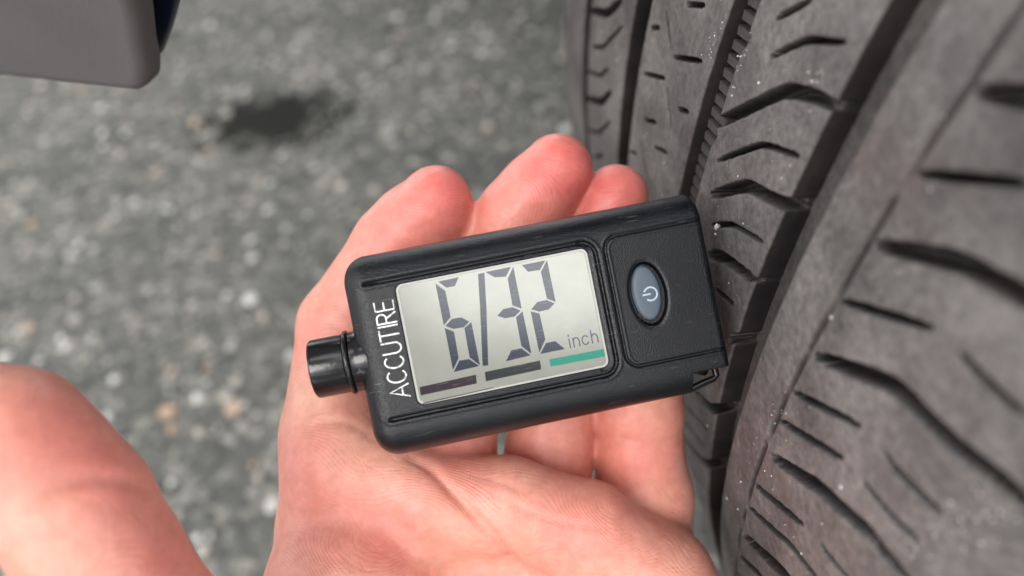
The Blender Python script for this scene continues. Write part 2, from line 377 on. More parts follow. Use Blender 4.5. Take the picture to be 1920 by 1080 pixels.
# ------------------------------------------------------------------ the car: tyre, rim, bumper trim, fender
def rad_s(s):
    s = np.asarray(s, float); d = np.maximum(0, s-.152); d2 = np.maximum(0, -.022-s)
    return R_T+.0015*(np.minimum(s, .16)/.1)**2-d*d/(2*.035)-d2*d2/(2*.03)
def T2W(th, s, r):
    n = np.cos(th)[..., None]*E1+np.sin(th)[..., None]*E2
    return W(CT+s[..., None]*AX+r[..., None]*n)
car_base = W(CT+.075*AX); car_base[2] = 0
car = empty('parked_car', loc=car_base)
tag(car, 'parked car showing its worn dusty front tyre and grey bumper corner', 'car')
def cm(name, V, Q, m, parent, **k):          # mesh in world metres under the car
    return mesh_obj(name, np.asarray(V)-car_base, Q, m, parent, **k)
# carcass: groove floors + sidewalls, one revolved skin
GD = .0047
ths = np.linspace(0, 2*np.pi, 361)[:-1]
sp_ = np.concatenate([np.linspace(-.046, .196, 110)])
rp_ = rad_s(sp_)-GD
prof = [(.000, .205), (-.035, .213), (-.052, .24), (-.060, .27), (-.058, .295)]+[(s, r) for s, r in zip(sp_, rp_)]+[(.208, .290), (.210, .27), (.202, .24), (.186, .213), (.150, .205)]
prof = np.array(prof)
TH, SS = np.meshgrid(ths, prof[:, 0], indexing='ij'); RR = np.broadcast_to(prof[:, 1], TH.shape)
tyre = cm('tyre', T2W(TH, SS, RR).reshape(-1, 3), grid_quads(len(ths), len(prof), wrap=True), M_rubber, car, attrs={'wear_shade': np.where((SS > .108) & (SS < .125), .62, np.where((SS > .074) & (SS < .088), .2, 0)).ravel()})  # main groove floor painted lighter as if lit, other floors dark as in shade
tag(tyre, 'worn car tyre with dusty grey tread ribs and dark grooves')
SIPES = [
 (2,[(0.2726,0.0005),(0.2542,0.0140),(0.2283,0.0236)]),(1,[(0.2981,0.0052),(0.2835,0.0140),(0.2433,0.0269)]),(1,[(0.3309,0.0001),(0.3107,0.0136),(0.2911,0.0201)]),
 (2,[(0.3603,0.0000),(0.3327,0.0157),(0.3057,0.0240)]),(1,[(0.3928,0.0016),(0.3672,0.0145),(0.3323,0.0249)]),(1,[(0.4154,0.0056),(0.3893,0.0162),(0.3812,0.0183)]),
 (1,[(0.1754,0.0594),(0.1649,0.0664)]),(1,[(0.1940,0.0508),(0.2077,0.0569)]),(1,[(0.2148,0.0447),(0.2072,0.0492)]),(1,[(0.2100,0.0596),(0.1907,0.0718)]),
 (1,[(0.2482,0.0455),(0.2293,0.0575)]),(1,[(0.2329,0.0599),(0.2492,0.0659)]),(1,[(0.2324,0.0674),(0.2249,0.0721)]),(1,[(0.2759,0.0506),(0.2639,0.0574)]),
 (1,[(0.3203,0.0436),(0.3117,0.0483)]),(1,[(0.2953,0.0503),(0.3095,0.0563)]),(1,[(0.2810,0.0590),(0.2685,0.0666)]),(1,[(0.1327,0.0913),(0.1136,0.0977)]),
 (1,[(0.1488,0.0938),(0.1281,0.1006),(0.1148,0.1090)]),(2,[(0.3941,0.1018),(0.3748,0.1105),(0.3337,0.1196)]),(1,[(0.4431,0.0934),(0.4023,0.1102)]),
 (1,[(0.4681,0.0931),(0.4278,0.1096)]),(2,[(0.5042,0.0916),(0.4492,0.1102),(0.3934,0.1207)]),(1,[(0.2885,0.1018),(0.2762,0.1090)]),(2,[(0.2997,0.1114),(0.2673,0.1193)]),
 (2,[(0.2104,0.0833),(0.1933,0.0888),(0.1528,0.1012),(0.1416,0.1088),(0.1367,0.1138)]),(1,[(0.2230,0.0888),(0.1843,0.1009),(0.1692,0.1109)]),
 (2,[(0.2448,0.0902),(0.2108,0.1008),(0.1949,0.1121),(0.1768,0.1198)]),(1,[(0.2589,0.0937),(0.2397,0.1003),(0.2229,0.1109)]),(2,[(0.2776,0.0958),(0.2649,0.1001),(0.2446,0.1129)]),
 (1,[(0.1940,0.1333),(0.1608,0.1479)]),(1,[(0.1566,0.1531),(0.1533,0.1622)]),(2,[(0.2284,0.1341),(0.1906,0.1490),(0.1802,0.1643),(0.1803,0.1676)]),
 (1,[(0.2590,0.1334),(0.2237,0.1476)]),(1,[(0.2179,0.1535),(0.2122,0.1629)]),(1,[(0.2844,0.1331),(0.2467,0.1480)]),(1,[(0.2397,0.1535),(0.2336,0.1627)]),
 (2,[(0.3106,0.1349),(0.2749,0.1477),(0.2559,0.1577),(0.2555,0.1648)]),(1,[(0.3498,0.1332),(0.3086,0.1480)]),(1,[(0.2990,0.1531),(0.2919,0.1592)]),
 (1,[(0.3761,0.1333),(0.3322,0.1482),(0.3197,0.1552)]),(2,[(0.4107,0.1339),(0.3564,0.1500),(.345,.160)]),(1,[(0.4429,0.1338),(0.4044,0.1435)]),
 (2,[(0.1600,0.1339),(0.1345,0.1457),(0.1238,0.1543),(.118,.165)]),(1,[(0.1262,0.1332),(0.0999,0.1460)]),(2,[(0.0901,0.1341),(0.0816,0.1395),(.066,.148),(.056,.16)]),
 (1,[(.475,.1335),(.435,.145)]),(2,[(.515,.134),(.463,.148)]),(1,[(.55,.1335),(.51,.146)]),(1,[(.535,.0925),(.49,.109)]),(1,[(.565,.0925),(.52,.109)]),
]
fine_t = np.arange(.02, .66, .0006)
all_t = np.concatenate([np.arange(-np.pi, .02-1e-6, .02), fine_t, np.arange(.66, np.pi, .02)])
def rib(s0, s1, ds, zig=None, extra=None):
    s = np.linspace(s0, s1, max(3, int(round((s1-s0)/ds))))
    TH, S = np.meshgrid(all_t, s, indexing='ij'); A = TH*R_T
    S = S.copy()
    if zig is not None: S += zig(TH)*(1-(S-s0)/(s1-s0))
    D = np.zeros_like(S); wear_shade = np.ones_like(S)
    for k, (kind, pts) in enumerate(SIPES):
        q = [(a*R_T, b) for a, b in pts]
        lo, hi = min(p[0] for p in q)-.005, max(p[0] for p in q)+.005
        i0, i1 = np.searchsorted(all_t*R_T, (lo, hi))
        if max(p[1] for p in q) < s0-.001 or min(p[1] for p in q) > s1+.001 or i1-i0 < 2: continue
        sl = slice(i0, i1)
        wob = .00012*noise2(A[sl]*1000, S[sl]*1000, 1.6, k)
        near_ = min(p[1] for p in q) > .125
        qa = np.array(q); qs = np.array([qa[i_]+(qa[i_+1]-qa[i_])*t for i_ in range(len(qa)-1) for t in np.linspace(0, 1, 7 if len(qa) < 3 else 5, endpoint=False)]+[qa[-1]])
        if len(qa) > 2: qs[1:-1] = .5*qs[1:-1]+.25*(qs[:-2]+qs[2:])
        d = poly_dist(A[sl], S[sl], [tuple(v) for v in qs])+wob
        # where along the cut are we (0..1): cuts taper and run shallow towards their ends
        tt_ = np.zeros_like(d); best = np.full_like(d, 9.)
        for k2, v in enumerate(qs):
            e2 = (A[sl]-v[0])**2+(S[sl]-v[1])**2; b_ = e2 < best; best = np.where(b_, e2, best); tt_ = np.where(b_, k2/(len(qs)-1), tt_)
        tap = .5+.5*np.minimum(1, 2.2*np.sqrt(np.clip(tt_*(1-tt_), 0, 1))+.0)
        if kind == 2:
            wd = (.00118 if near_ else .00105)*tap; dp = .0046-.0030*sstep(tt_, .55, .95)*(not near_)
            fl = .28+.35*sstep(tt_, .5, .9)*(not near_)  # wide cuts: inner faces toned lighter, light put into the colour
        else:
            wd = (.00050 if near_ else .00043)*tap; dp = .0036*tap; fl = 0
        sf = .00022 if near_ else .00015
        g = 1-sstep(d, wd-sf, wd+sf)
        D[sl] = np.maximum(D[sl], dp*g)
        wear_shade[sl] = np.minimum(wear_shade[sl], np.maximum(sstep(d, wd+.00002, wd+.0003), fl*(1-sstep(np.abs(d-.5*wd), .15*wd, .45*wd))))  # cut walls darkened past the rim, shade put into the colour
    if extra is not None:
        e, w_ = extra(A, S); D += e; wear_shade = np.minimum(wear_shade, w_)
    edge = np.minimum(S-S[:, :1], S[:, -1:]-S)
    D += .00025*(1-sstep(edge, 0, .0006))
    D += .00009*noise2(A*1000, S*1000, .9, int(s0*1e5) % 997)
    R = rad_s(S)-D
    # side walls down into the grooves
    Sc = np.concatenate([S[:, :1]-.0007, S[:, :1]-.0003, S[:, :1]-.00008, S, S[:, -1:]+.00008, S[:, -1:]+.0003, S[:, -1:]+.0007], 1)
    Rc = np.concatenate([R[:, :1]-.0065, R[:, :1]-.003, R[:, :1]-.0004, R, R[:, -1:]-.0004, R[:, -1:]-.003, R[:, -1:]-.0065], 1)
    z_ = 0*wear_shade[:, :1]
    Wc = np.concatenate([z_, z_, z_+.1, wear_shade, z_+.1, z_, z_], 1)
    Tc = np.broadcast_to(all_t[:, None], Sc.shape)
    return cm('tread_rib', T2W(Tc, Sc, Rc).reshape(-1, 3), grid_quads(len(all_t), Sc.shape[1], wrap=True), M_rubber, tyre, attrs={'wear_shade': Wc.ravel()})
def zig3(t):
    z = 0
    for c0 in (.152, .212, .31, .41):
        z = z+.0013*sstep(t, c0-.004, c0)*(1-sstep(t, c0, c0+.013))
    return z
def worn_line(A, S):
    d = np.abs(S-.1322+.0003*noise2(A*1000, S*0, .35, 4)); g = 1-sstep(d, .0004, .0009)
    brk = sstep(noise2(A*1000, S*0, .5, 9), -.5, -.1)
    # scuffed shoulder edge
    return .0006*g*brk, 1-.8*g*brk
rib(-.046, -.0052, .0008); rib(.0006, .0325, .0003); rib(.0420, .0759, .0003); rib(.0845, .1130, .00028, zig=zig3); rib(.1217, .190, .00024, extra=worn_line)
# little ramps in the narrow groove
tv, tq = prism([(-.00085, -.0030), (.00085, -.0030), (.00085, .0036), (-.00085, .0036)], 0, .0040, .00025, .0003)
tooth0 = None
for k in range(50):
    th = .09+.0086*k
    n_ = math.cos(th)*E1+math.sin(th)*E2; tg = -math.sin(th)*E1+math.cos(th)*E2
    M4 = np.eye(4); M4[:3, 0] = ROT @ tg; M4[:3, 1] = ROT @ AX; M4[:3, 2] = ROT @ n_
    M4[:3, 3] = W(CT+(.0807)*AX+(R_T-GD-.0002)*n_)-car_base
    if tooth0 is None:
        o = tooth0 = mesh_obj('groove_tooth', tv, tq, M_rubber, tyre, smooth=False, attrs={'wear_shade': [.45]*len(tv)})
    else:
        o = tooth0.copy(); COL.objects.link(o); o.parent = tyre
    o.matrix_local = Matrix(M4.tolist()) @ Matrix.Rotation(.18+rng.uniform(-.02, .02), 4, 'Z')
# rim
rprof = np.array([(.000, .206), (.004, .212), (.012, .206), (.03, .19), (.08, .185), (.12, .19), (.14, .206), (.148, .213), (.153, .209), (.150, .200), (.135, .18), (.13, .07), (.14, .055), (.142, .0)])
TH, SS = np.meshgrid(ths[::4], rprof[:, 0], indexing='ij')
cm('rim', T2W(TH, SS, np.broadcast_to(rprof[:, 1], TH.shape)).reshape(-1, 3), grid_quads(len(ths[::4]), len(rprof), wrap=True), M_alloy, car)

# bumper corner and body side: a frame along the car (l), up (UP), outward (o)
beta = math.radians(34)
LV = math.cos(beta)*XW+math.sin(beta)*AX; OV = math.cos(beta)*AX-math.sin(beta)*XW
ZB = .170
B0 = P(265, 168, ZB)
def on_panel(px, py, off=0.):
    d = P(px, py, 1.0); t = (B0@OV+off)/(d@OV); X = d*t-B0; return X@LV, X@UP
def panel(name, outline, o0, o1, m, parent, bev=.002, grow=0.):
    pts = ccw(outline); n_ = len(pts); p = np.array(pts); 
    e = np.roll(p, -1, 0)-np.roll(p, 1, 0); nn = np.stack([e[:, 1], -e[:, 0]], -1); nn /= np.linalg.norm(nn, axis=1)[:, None]
    lv = [(grow, o0)]+[(bev*math.cos(a)-bev+grow, o1-bev+bev*math.sin(a)) for a in np.linspace(0, math.pi/2, 6)]
    V = []; Q = []
    for off, oo in lv:
        q = p+nn*off
        for a, b in q: V.append(B0+a*LV+b*UP+oo*OV)
    for k in range(len(lv)-1):
        for i in range(n_): Q.append((k*n_+i, k*n_+(i+1) % n_, (k+1)*n_+(i+1) % n_, (k+1)*n_+i))
    Q.append(tuple(range((len(lv)-1)*n_, len(lv)*n_))); Q.append(tuple(range(n_-1, -1, -1)))
    return crisp(cm(name, W(np.array(V)), Q, m, parent), 32)
def arc(c, r, a0, a1, k): return [(c[0]+r*math.cos(a), c[1]+r*math.sin(a)) for a in np.linspace(a0, a1, k)]
b_l = on_panel(-900, 20); b_m = on_panel(0, 136); b_c = on_panel(235, 163); b_r = on_panel(250, 148); b_r2 = on_panel(240, 90); b_t = on_panel(226, 0)
up_dir = np.array(b_t)-np.array(b_r2); up_dir /= np.linalg.norm(up_dir)
b_tt = tuple(np.array(b_t)+up_dir*.12); 
out = [b_l, b_m, tuple(.5*(np.array(b_m)+b_c)), on_panel(240, 162), on_panel(246, 158), on_panel(249, 153), b_r, on_panel(249, 125), b_r2, on_panel(233, 40), b_t, b_tt, (b_l[0], b_tt[1])]
trim = panel('bumper_trim', out, -.0060, 0, M_trim, car, bev=.003, grow=.0022)
trim['label'] = 'grey textured plastic bumper corner at the wheel opening'
nq = [on_panel(a, b, -.011) for a, b in [(-900, -20), (0, 100), (240, 125), (282, 122), (301, 100), (318, 52), (332, 0), (350, -75)]]
nv = nq+[(nq[-1][0]+.03, b_tt[1]), (b_l[0], b_tt[1])]
panel('painted_body_edge', nv, -.0125, -.011, M_navy, car, bev=.0006)
# fender with wheel arch above and behind, out of the picture but shading it
wc = CT+.07*AX-B0; wl, wu = wc@LV, wc@UP
ro = .40
ao = arc((wl, wu+.01), ro, math.pi*.93, math.pi*.03, 28)
fo = [(b_l[0], b_tt[1]+.001), (ao[0][0], b_tt[1]+.001)]+[p for p in ao if p[1] > b_tt[1]+.002]+[(ao[-1][0], b_l[1]-.05), (wl+.9, b_l[1]-.05), (wl+.9, wu+.62), (b_l[0], wu+.62)]
panel('fender', fo, -.03, -.004, M_navy, car, bev=.004)
ho = [(b_l[0], wu+.621), (wl+.9, wu+.621), (wl+.9, wu+.66), (b_l[0], wu+.66)]
panel('bonnet', ho, -.9, -.02, M_navy, car, bev=.01)
Vl = []
for a in np.linspace(math.pi*.72, math.pi*.10, 28):
    for oo in (-.035, -.42): Vl.append(B0+(wl+.43*math.cos(a))*LV+(wu+.43*math.sin(a))*UP+oo*OV)
cm('arch_liner', W(np.array(Vl)), grid_quads(28, 2), M_liner, car)

def slab(name, l0, l1, u0, u1, o0, o1, m):
    Vb = [B0+a*LV+b*UP+c*OV for a in (l0, l1) for b in (u0, u1) for c in (o0, o1)]
    return cm(name, W(np.array(Vb)), [(0, 1, 3, 2), (4, 6, 7, 5), (0, 4, 5, 1), (2, 3, 7, 6), (0, 2, 6, 4), (1, 5, 7, 3)], m, car, smooth=False)
gu = wu-R_T                                   # road level in the panel frame
slab('undertray', wl-1.2, wl+2.6, gu+.20, gu+.24, -1.9, -.82, M_liner)
# grit stuck on the tread
ng = 800
gth = rng.uniform(.05, .6, ng); gs = rng.choice([0, 1, 2, 3], ng, p=[.08, .22, .34, .36])
lo = np.array([.002, .044, .086, .124])[gs]; hi = np.array([.031, .074, .111, .172])[gs]
gss = lo+(hi-lo)*rng.random(ng)
gr = .00006+.00026*rng.random(ng)**7
for cth, cs_, k_, sp1, sp2 in [(.1885, .1671, 36, .008, .0012), (.207, .1655, 24, .008, .0012), (.228, .1640, 30, .009, .0012), (.1365, .1078, 20, .004, .0012), (.144, .1085, 14, .003, .0008), (.178, .0742, 14, .006, .0008), (.165, .086, 18, .008, .001), (.30, .136, 30, .03, .004)]:
    gth = np.append(gth, cth+sp1*rng.normal(size=k_)); gss = np.append(gss, cs_+sp2*rng.normal(size=k_)); gr = np.append(gr, .00007+.00016*rng.random(k_)**2)
ok_ = np.ones(len(gr), bool)
for kind, pts in SIPES: ok_ &= poly_dist(gth*R_T, gss, [(a*R_T, b) for a, b in pts]) > (.0019 if kind == 2 else .0008)
gth, gss, gr = gth[ok_], gss[ok_], gr[ok_]
tag(scatter('road_grit', T2W(gth, gss, rad_s(gss)+gr*.2), gr, .9, np.ones(len(gr)), M_grit), kind='stuff')
pc = P(1345, 426, .1535)
tag(mesh_obj('white_pebble', IV*.00075*np.array([1, .8, 1.1])+rng.uniform(-.0001, .0001, (12, 3)), IT, M_grit, smooth=False), 'tiny white pebble stuck in a tread sipe beside the gauge', 'pebble').location = W(pc)

# ------------------------------------------------------------------ the gauge
ZG = .142; tilt = math.radians(4); ang = math.radians(11.2)
gx = np.array([math.cos(ang), -math.sin(ang), 0]); gy = np.array([-math.sin(ang), -math.cos(ang), 0]); gz = np.array([0, 0, -1.])
gx2 = math.cos(tilt)*gx-math.sin(tilt)*gz; gz = math.sin(tilt)*gx+math.cos(tilt)*gz; gx = gx2
GO = P(1010, 610, ZG)
M4 = np.eye(4)
for i, v in enumerate((gx, gy, gz)): M4[:3, i] = ROT @ v
M4[:3, 3] = W(GO)
gauge = empty('tread_depth_gauge', M=Matrix(M4.tolist()))
tag(gauge, 'black digital tread depth gauge with lit-up grey screen lying across the open hand', 'gauge')
gauge['label'] = 'black digital tread depth gauge with grey LCD screen lying across the open hand'
def G(px, py, h=0.):
    """pixel -> face coordinates of the gauge (metres), h above the face"""
    d = P(px, py, 1.); t = ((GO+gz*h)@gz)/(d@gz); X = d*t-GO; return (X@gx, X@gy)
def GL(l, h=0., fn=lambda x, y: (x, y)): return [G(*fn(*p), h) for p in l]
X0 = G(656, 610)[0]+.0; X1 = G(1345, 560)[0]
YT = G(1010, 413)[1]; YB = G(1010, 806)[1]
HB, THK = (YT-YB)/2, .0125; YC = (YT+YB)/2
rf, rb = .0052, .004
def round_rect(cx_, cy_, hx, hy, r, k=8):
    o = []
    for sx, sy, a0 in ((1, 1, 0), (-1, 1, 90), (-1, -1, 180), (1, -1, 270)):
        for i in range(k): a = math.radians(a0+90*i/(k-1)); o.append((cx_+sx*(hx-r)+r*math.cos(a), cy_+sy*(hy-r)+r*math.sin(a)))
    return o
# cross-section (y, z) by arc length: dense over the face, coarse behind
cs = []
ny = 330
for a in np.linspace(0, math.pi/2, 26)[:-1]: cs.append((YB+rf-rf*math.cos(a), -rf+rf*math.sin(a), -math.cos(a), math.sin(a)))
for y in np.linspace(YB+rf, YT-rf, ny): cs.append((y, 0, 0, 1))
for a in np.linspace(math.pi/2, 0, 26)[1:]: cs.append((YT-rf+rf*math.cos(a), -rf+rf*math.sin(a), math.cos(a), math.sin(a)))
for a in np.linspace(0, -math.pi/2, 10): cs.append((YT-rb+rb*math.cos(a), -THK+rb+rb*math.sin(a), math.cos(a), math.sin(a)))
for a in np.linspace(-math.pi/2, -math.pi, 10): cs.append((YB+rb+rb*math.cos(a), -THK+rb+rb*math.sin(a), math.cos(a), math.sin(a)))
cs = np.array(cs)
rl = .0042
xs = np.concatenate([X0+rl-rl*np.cos(np.linspace(0, math.pi/2, 24)), np.linspace(X0+rl, X1-.0012, 560)[1:], X1-.0012+.0012*np.sin(np.linspace(0, math.pi/2, 8))[1:]])
ins = np.zeros_like(xs)
l_ = xs < X0+rl; ins[l_] = rl-np.sqrt(np.maximum(0, rl*rl-(X0+rl-xs[l_])**2))
r_ = xs > X1-.0012; ins[r_] = .0012-np.sqrt(np.maximum(0, .0012**2-(xs[r_]-X1+.0012)**2))
XX = np.broadcast_to(xs[:, None], (len(xs), len(cs))).copy()
# body narrows very slightly towards the probe end
YY = cs[None, :, 0]-cs[None, :, 2]*ins[:, None]; ZZ = cs[None, :, 1]-cs[None, :, 3]*ins[:, None]*.75
NY = np.broadcast_to(cs[:, 2], YY.shape); NZ = np.broadcast_to(cs[:, 3], YY.shape)
def sd_rrect(X, Y, c, h, r):
    qx = np.abs(X-c[0])-h[0]+r; qy = np.abs(Y-c[1])-h[1]+r
    return np.hypot(np.maximum(qx, 0), np.maximum(qy, 0))+np.minimum(np.maximum(qx, qy), 0)-r
lc = np.array([G(743, 537), G(1097, 467), G(1140, 682), G(787, 760)])
LC = lc.mean(0); LH = np.array([(lc[1, 0]+lc[2, 0]-lc[0, 0]-lc[3, 0])/4, (lc[0, 1]+lc[1, 1]-lc[2, 1]-lc[3, 1])/4])
D = np.zeros_like(YY); front = NZ > .15
sd = sd_rrect(XX, YY, LC, LH+.00028, .0013); D += .0007*(1-sstep(sd, -.0001, .0001))
def groove(path, w, dep, lip=.0):
    d = poly_dist(XX, YY, path); return dep*(1-sstep(d, w*.35, w))-lip*np.exp(-((d-w*1.9)/(w*.7))**2)
def rr_path(l, t_, r, b, rad):     # open on the left, rounded on the right
    o = [(l, t_)]; o += [(r-rad+rad*math.cos(a), t_-rad+rad*math.sin(a)) for a in np.linspace(math.pi/2, 0, 8)]
    o += [(r-rad+rad*math.cos(a), b+rad+rad*math.sin(a)) for a in np.linspace(0, -math.pi/2, 8)]; o.append((l, b)); return o
gl1 = G(684, 536); gl2 = G(735, 790); gr_ = G(1150, 640)
scr_path = rr_path(gl1[0], G(1000, 472)[1], gr_[0], gl2[1]+.0002, .0026)
D += groove(scr_path, .00042, .0006, .00012)
ir = rr_path(G(730, 560)[0]-.0, LC[1]+LH[1]+.00105, LC[0]+LH[0]+.0007, LC[1]-LH[1]-.0007, .0018)
D += .00012*(1-sstep(poly_dist(XX, YY, ir[1:-1]), .0002, .0004))
bl = G(1141, 500)[0]; bt = G(1240, 425)[1]; bb = G(1280, 670)[1]; rad = .0024
bp = [(X1+.002, bt)]+[(bl+rad-rad*math.sin(a), bt-rad+rad*math.cos(a)) for a in np.linspace(0, math.pi/2, 8)]+[(bl+rad-rad*math.cos(a), bb+rad-rad*math.sin(a)) for a in np.linspace(0, math.pi/2, 8)]+[(X1+.002, bb)]
D += groove(bp, .00032, .0004, .00008)
bc = np.array(G(1216, 551)); ba, bbv = .00335, .00575       # button hole radii
el = np.sqrt(((XX-bc[0])/ba)**2+((YY-bc[1])/bbv)**2); D += .0012*(1-sstep(el, .94, 1.02))
D += .00018*(1-sstep(el, 1.0, 1.16))
ln_ = groove([G(682, 533), G(705, 528)], .0003, .0003); D += ln_
D = np.where(front, D, 0)
# notch with the wire loop at the lower right corner
YY = YY-NY*D; ZZ = ZZ-NZ*D
xn = G(1306, 735)[0]; yn = G(1345, 691)[1]
YY = np.where((XX > xn) & (YY < yn), yn+.00004*noise2(XX*1000, ZZ*1000, .8, 3), YY)
V = np.stack([XX, YY, ZZ], -1).reshape(-1, 3); nc = len(cs); nr = len(xs)
Q = grid_quads(nr, nc, flip=True)
r = np.arange(nr-1); Q2 = np.stack([r*nc+nc-1, r*nc, (r+1)*nc, (r+1)*nc+nc-1], -1)[:, ::-1]
Vc = np.vstack([V, V[:nc].mean(0), V[-nc:].mean(0)])
c_ = np.arange(nc); i0 = len(V)
capL = np.stack([c_, (c_+1) % nc, np.full(nc, i0), np.full(nc, i0)], -1); capR = np.stack([(nr-1)*nc+c_, (nr-1)*nc+(c_+1) % nc, np.full(nc, i0+1), np.full(nc, i0+1)], -1)
faces = np.vstack([Q, Q2]).tolist()+capL[:, :3].tolist()+capR[:, [1, 0, 2]].tolist()
body = mesh_obj('gauge_body', Vc, faces, M_plastic, gauge)
# lens with bright moulded edge, screen, print
lens = mesh_obj('lens_rim', *prism(round_rect(*LC, LH[0]+.00022, LH[1]+.00022, .0012), -.0007, -.00012), M_lens, gauge, smooth=False)
V_, F_ = prism(round_rect(*LC, LH[0], LH[1], .001), -.0006, -.00008, .00028, .00014)
screen = mesh_obj('lcd_screen', V_, F_, M_lcd, gauge, smooth=False)
zs = -.00008
def flat(name, poly, m, parent, h0=zs-.00002, h1=zs+.000012):
    return mesh_obj(name, *prism(ccw(poly), h0, h1), m, parent, smooth=False)
z2 = lambda x, y: (700+x/4, 450+y/4)
z4 = lambda x, y: (480+x/2, 540+y/2)
SEG = [
 [(485, 312), (640, 278), (612, 345), (548, 358)], [(465, 325), (540, 382), (580, 578), (528, 640)], [(540, 645), (590, 592), (660, 580), (720, 612), (680, 655), (600, 667)],
 [(535, 660), (605, 688), (640, 885), (597, 975)], [(735, 615), (800, 940), (722, 880), (683, 660)], [(603, 990), (645, 905), (718, 893), (795, 945)],
 [(785, 255), (833, 245), (848, 500), (862, 940), (820, 945), (800, 500)],
 [(840, 240), (1032, 200), (995, 275), (910, 280)], [(1050, 200), (1113, 515), (1043, 490), (1008, 290)], [(930, 568), (975, 518), (1045, 503), (1105, 530), (1060, 575), (985, 587)],
 [(1120, 535), (1187, 855), (1110, 795), (1070, 580)], [(995, 910), (1035, 828), (1110, 812), (1180, 865)],
 [(1115, 188), (1290, 152), (1250, 225), (1160, 238)], [(1303, 150), (1368, 465), (1302, 440), (1257, 240)], [(1185, 520), (1230, 465), (1300, 450), (1360, 475), (1318, 520), (1245, 538)],
 [(1180, 535), (1247, 552), (1290, 745), (1245, 845)], [(1252, 855), (1295, 772), (1365, 758), (1437, 818)]]
for s in SEG: flat('digit_segment', GL(s, 0, z2), M_seg, screen)
flat('indicator_bar', GL([(613, 372), (825, 325), (828, 358), (618, 403)], 0, z4), M_maroon, screen)['label'] = 'dark maroon bar at the lower left of the screen'
flat('indicator_bar', GL([(858, 315), (1065, 272), (1070, 305), (862, 350)], 0, z4), M_dgreen, screen)['label'] = 'near-black green bar at the bottom middle of the screen'
flat('indicator_bar', GL([(1100, 268), (1305, 228), (1310, 257), (1105, 295)], 0, z4), M_teal, screen)['label'] = 'bright teal bar at the lower right of the screen'
flat('screen_line', GL([(625, 431), (760, 402), (890, 372), (891, 375), (760, 405), (626, 435)], 0, z4), M_maroon, screen)
# lettering as flat strokes
def strokes(name, lines, w, m, parent, zt, place):
    V = []; Fc = []; lay = 0
    for ln in lines:
        p = np.array([place(*q) for q in ln])
        for i in range(len(p)):
            t = (p[min(i+1, len(p)-1)]-p[max(i-1, 0)]); t /= np.linalg.norm(t)+1e-12; nrm = np.array([-t[1], t[0]])*w/2
            ext = t*(w*.4 if i == len(p)-1 else (-w*.4 if i == 0 else 0))
            q = p[i]+ext; z = zt+lay*2e-6
            V += [(*(q+nrm), z), (*(q-nrm), z), (*(q-nrm), z-.00006), (*(q+nrm), z-.00006)]
            if i:
                a = len(V)-8; b = a+4
                Fc += [(a, a+1, b+1, b), (a+1, a+2, b+2, b+1), (a+3, a, b, b+3)]
        lay += 1
    return mesh_obj(name, V, Fc, m, parent, smooth=False)
def arcp(cx_, cy_, rx, ry, a0, a1, k=14): return [(cx_+rx*math.cos(math.radians(a)), cy_+ry*math.sin(math.radians(a))) for a in np.linspace(a0, a1, k)]
GLY = {'A': (.72, [[(0, 0), (.36, 1), (.72, 0)], [(.13, .34), (.59, .34)]]), 'C': (.68, [arcp(.36, .5, .36, .5, 48, 312)]), 'U': (.62, [[(0, 1), (0, .32)]+arcp(.31, .31, .31, .31, 180, 360)+[(.62, .32), (.62, 1)]]),
       'T': (.58, [[(0, 1), (.58, 1)], [(.29, 1), (.29, 0)]]), 'I': (.0, [[(0, 0), (0, 1)]]), 'R': (.58, [[(0, 0), (0, 1)], [(0, 1), (.3, 1)]+arcp(.3, .755, .245, .245, 90, -90)+[(0, .51)], [(.27, .51), (.58, 0)]]),
       'E': (.5, [[(.5, 0), (0, 0), (0, 1), (.5, 1)], [(0, .52), (.44, .52)]])}
tb, te = np.array(G(769, 742)), np.array(G(736, 563)); tdir = te-tb; tl = np.linalg.norm(tdir); tdir /= tl; tup = np.array([-tdir[1], tdir[0]])
cap = .0033; adv = 0; raw = []; 
for ch in 'ACCUTIRE':
    wd, ls = GLY[ch]
    if ch in 'TI' and ch == 'I': adv += .06
    for ln in ls: raw.append([(adv+x, y) for x, y in ln])
    adv += wd+.17
sx = tl/(adv-.17)
strokes('printed_lettering', raw, .00028, M_ink, body, .00006, lambda x, y: tb+tdir*x*sx+tup*y*cap)['label'] = 'white lettering printed up the left side of the gauge'
# unit lettering
ub, ue = np.array(G(1070, 652)), np.array(G(1122, 641)); ud = (ue-ub); ul = np.linalg.norm(ud); ud /= ul; uu = np.array([-ud[1], ud[0]])
UN = [[(0, 0), (0, .68)], [(0, .88), (0, 1.0)], [(.28, 0), (.28, .68)], [(.28, .45)]+arcp(.49, .43, .2, .24, 160, 0)+[(.69, 0)], arcp(1.15, .34, .24, .34, 40, 320), [(1.62, 0), (1.62, 1.)], [(1.62, .45)]+arcp(1.83, .43, .2, .24, 160, 0)+[(2.03, 0)]]
M_unit = mat('lcd_unit_print', m_screen((.045, .055, .09)))
strokes('unit_lettering', UN, .00024, M_unit, screen, zs+.00002, lambda x, y: ub+ud*x*ul/2.03+uu*y*.0023)
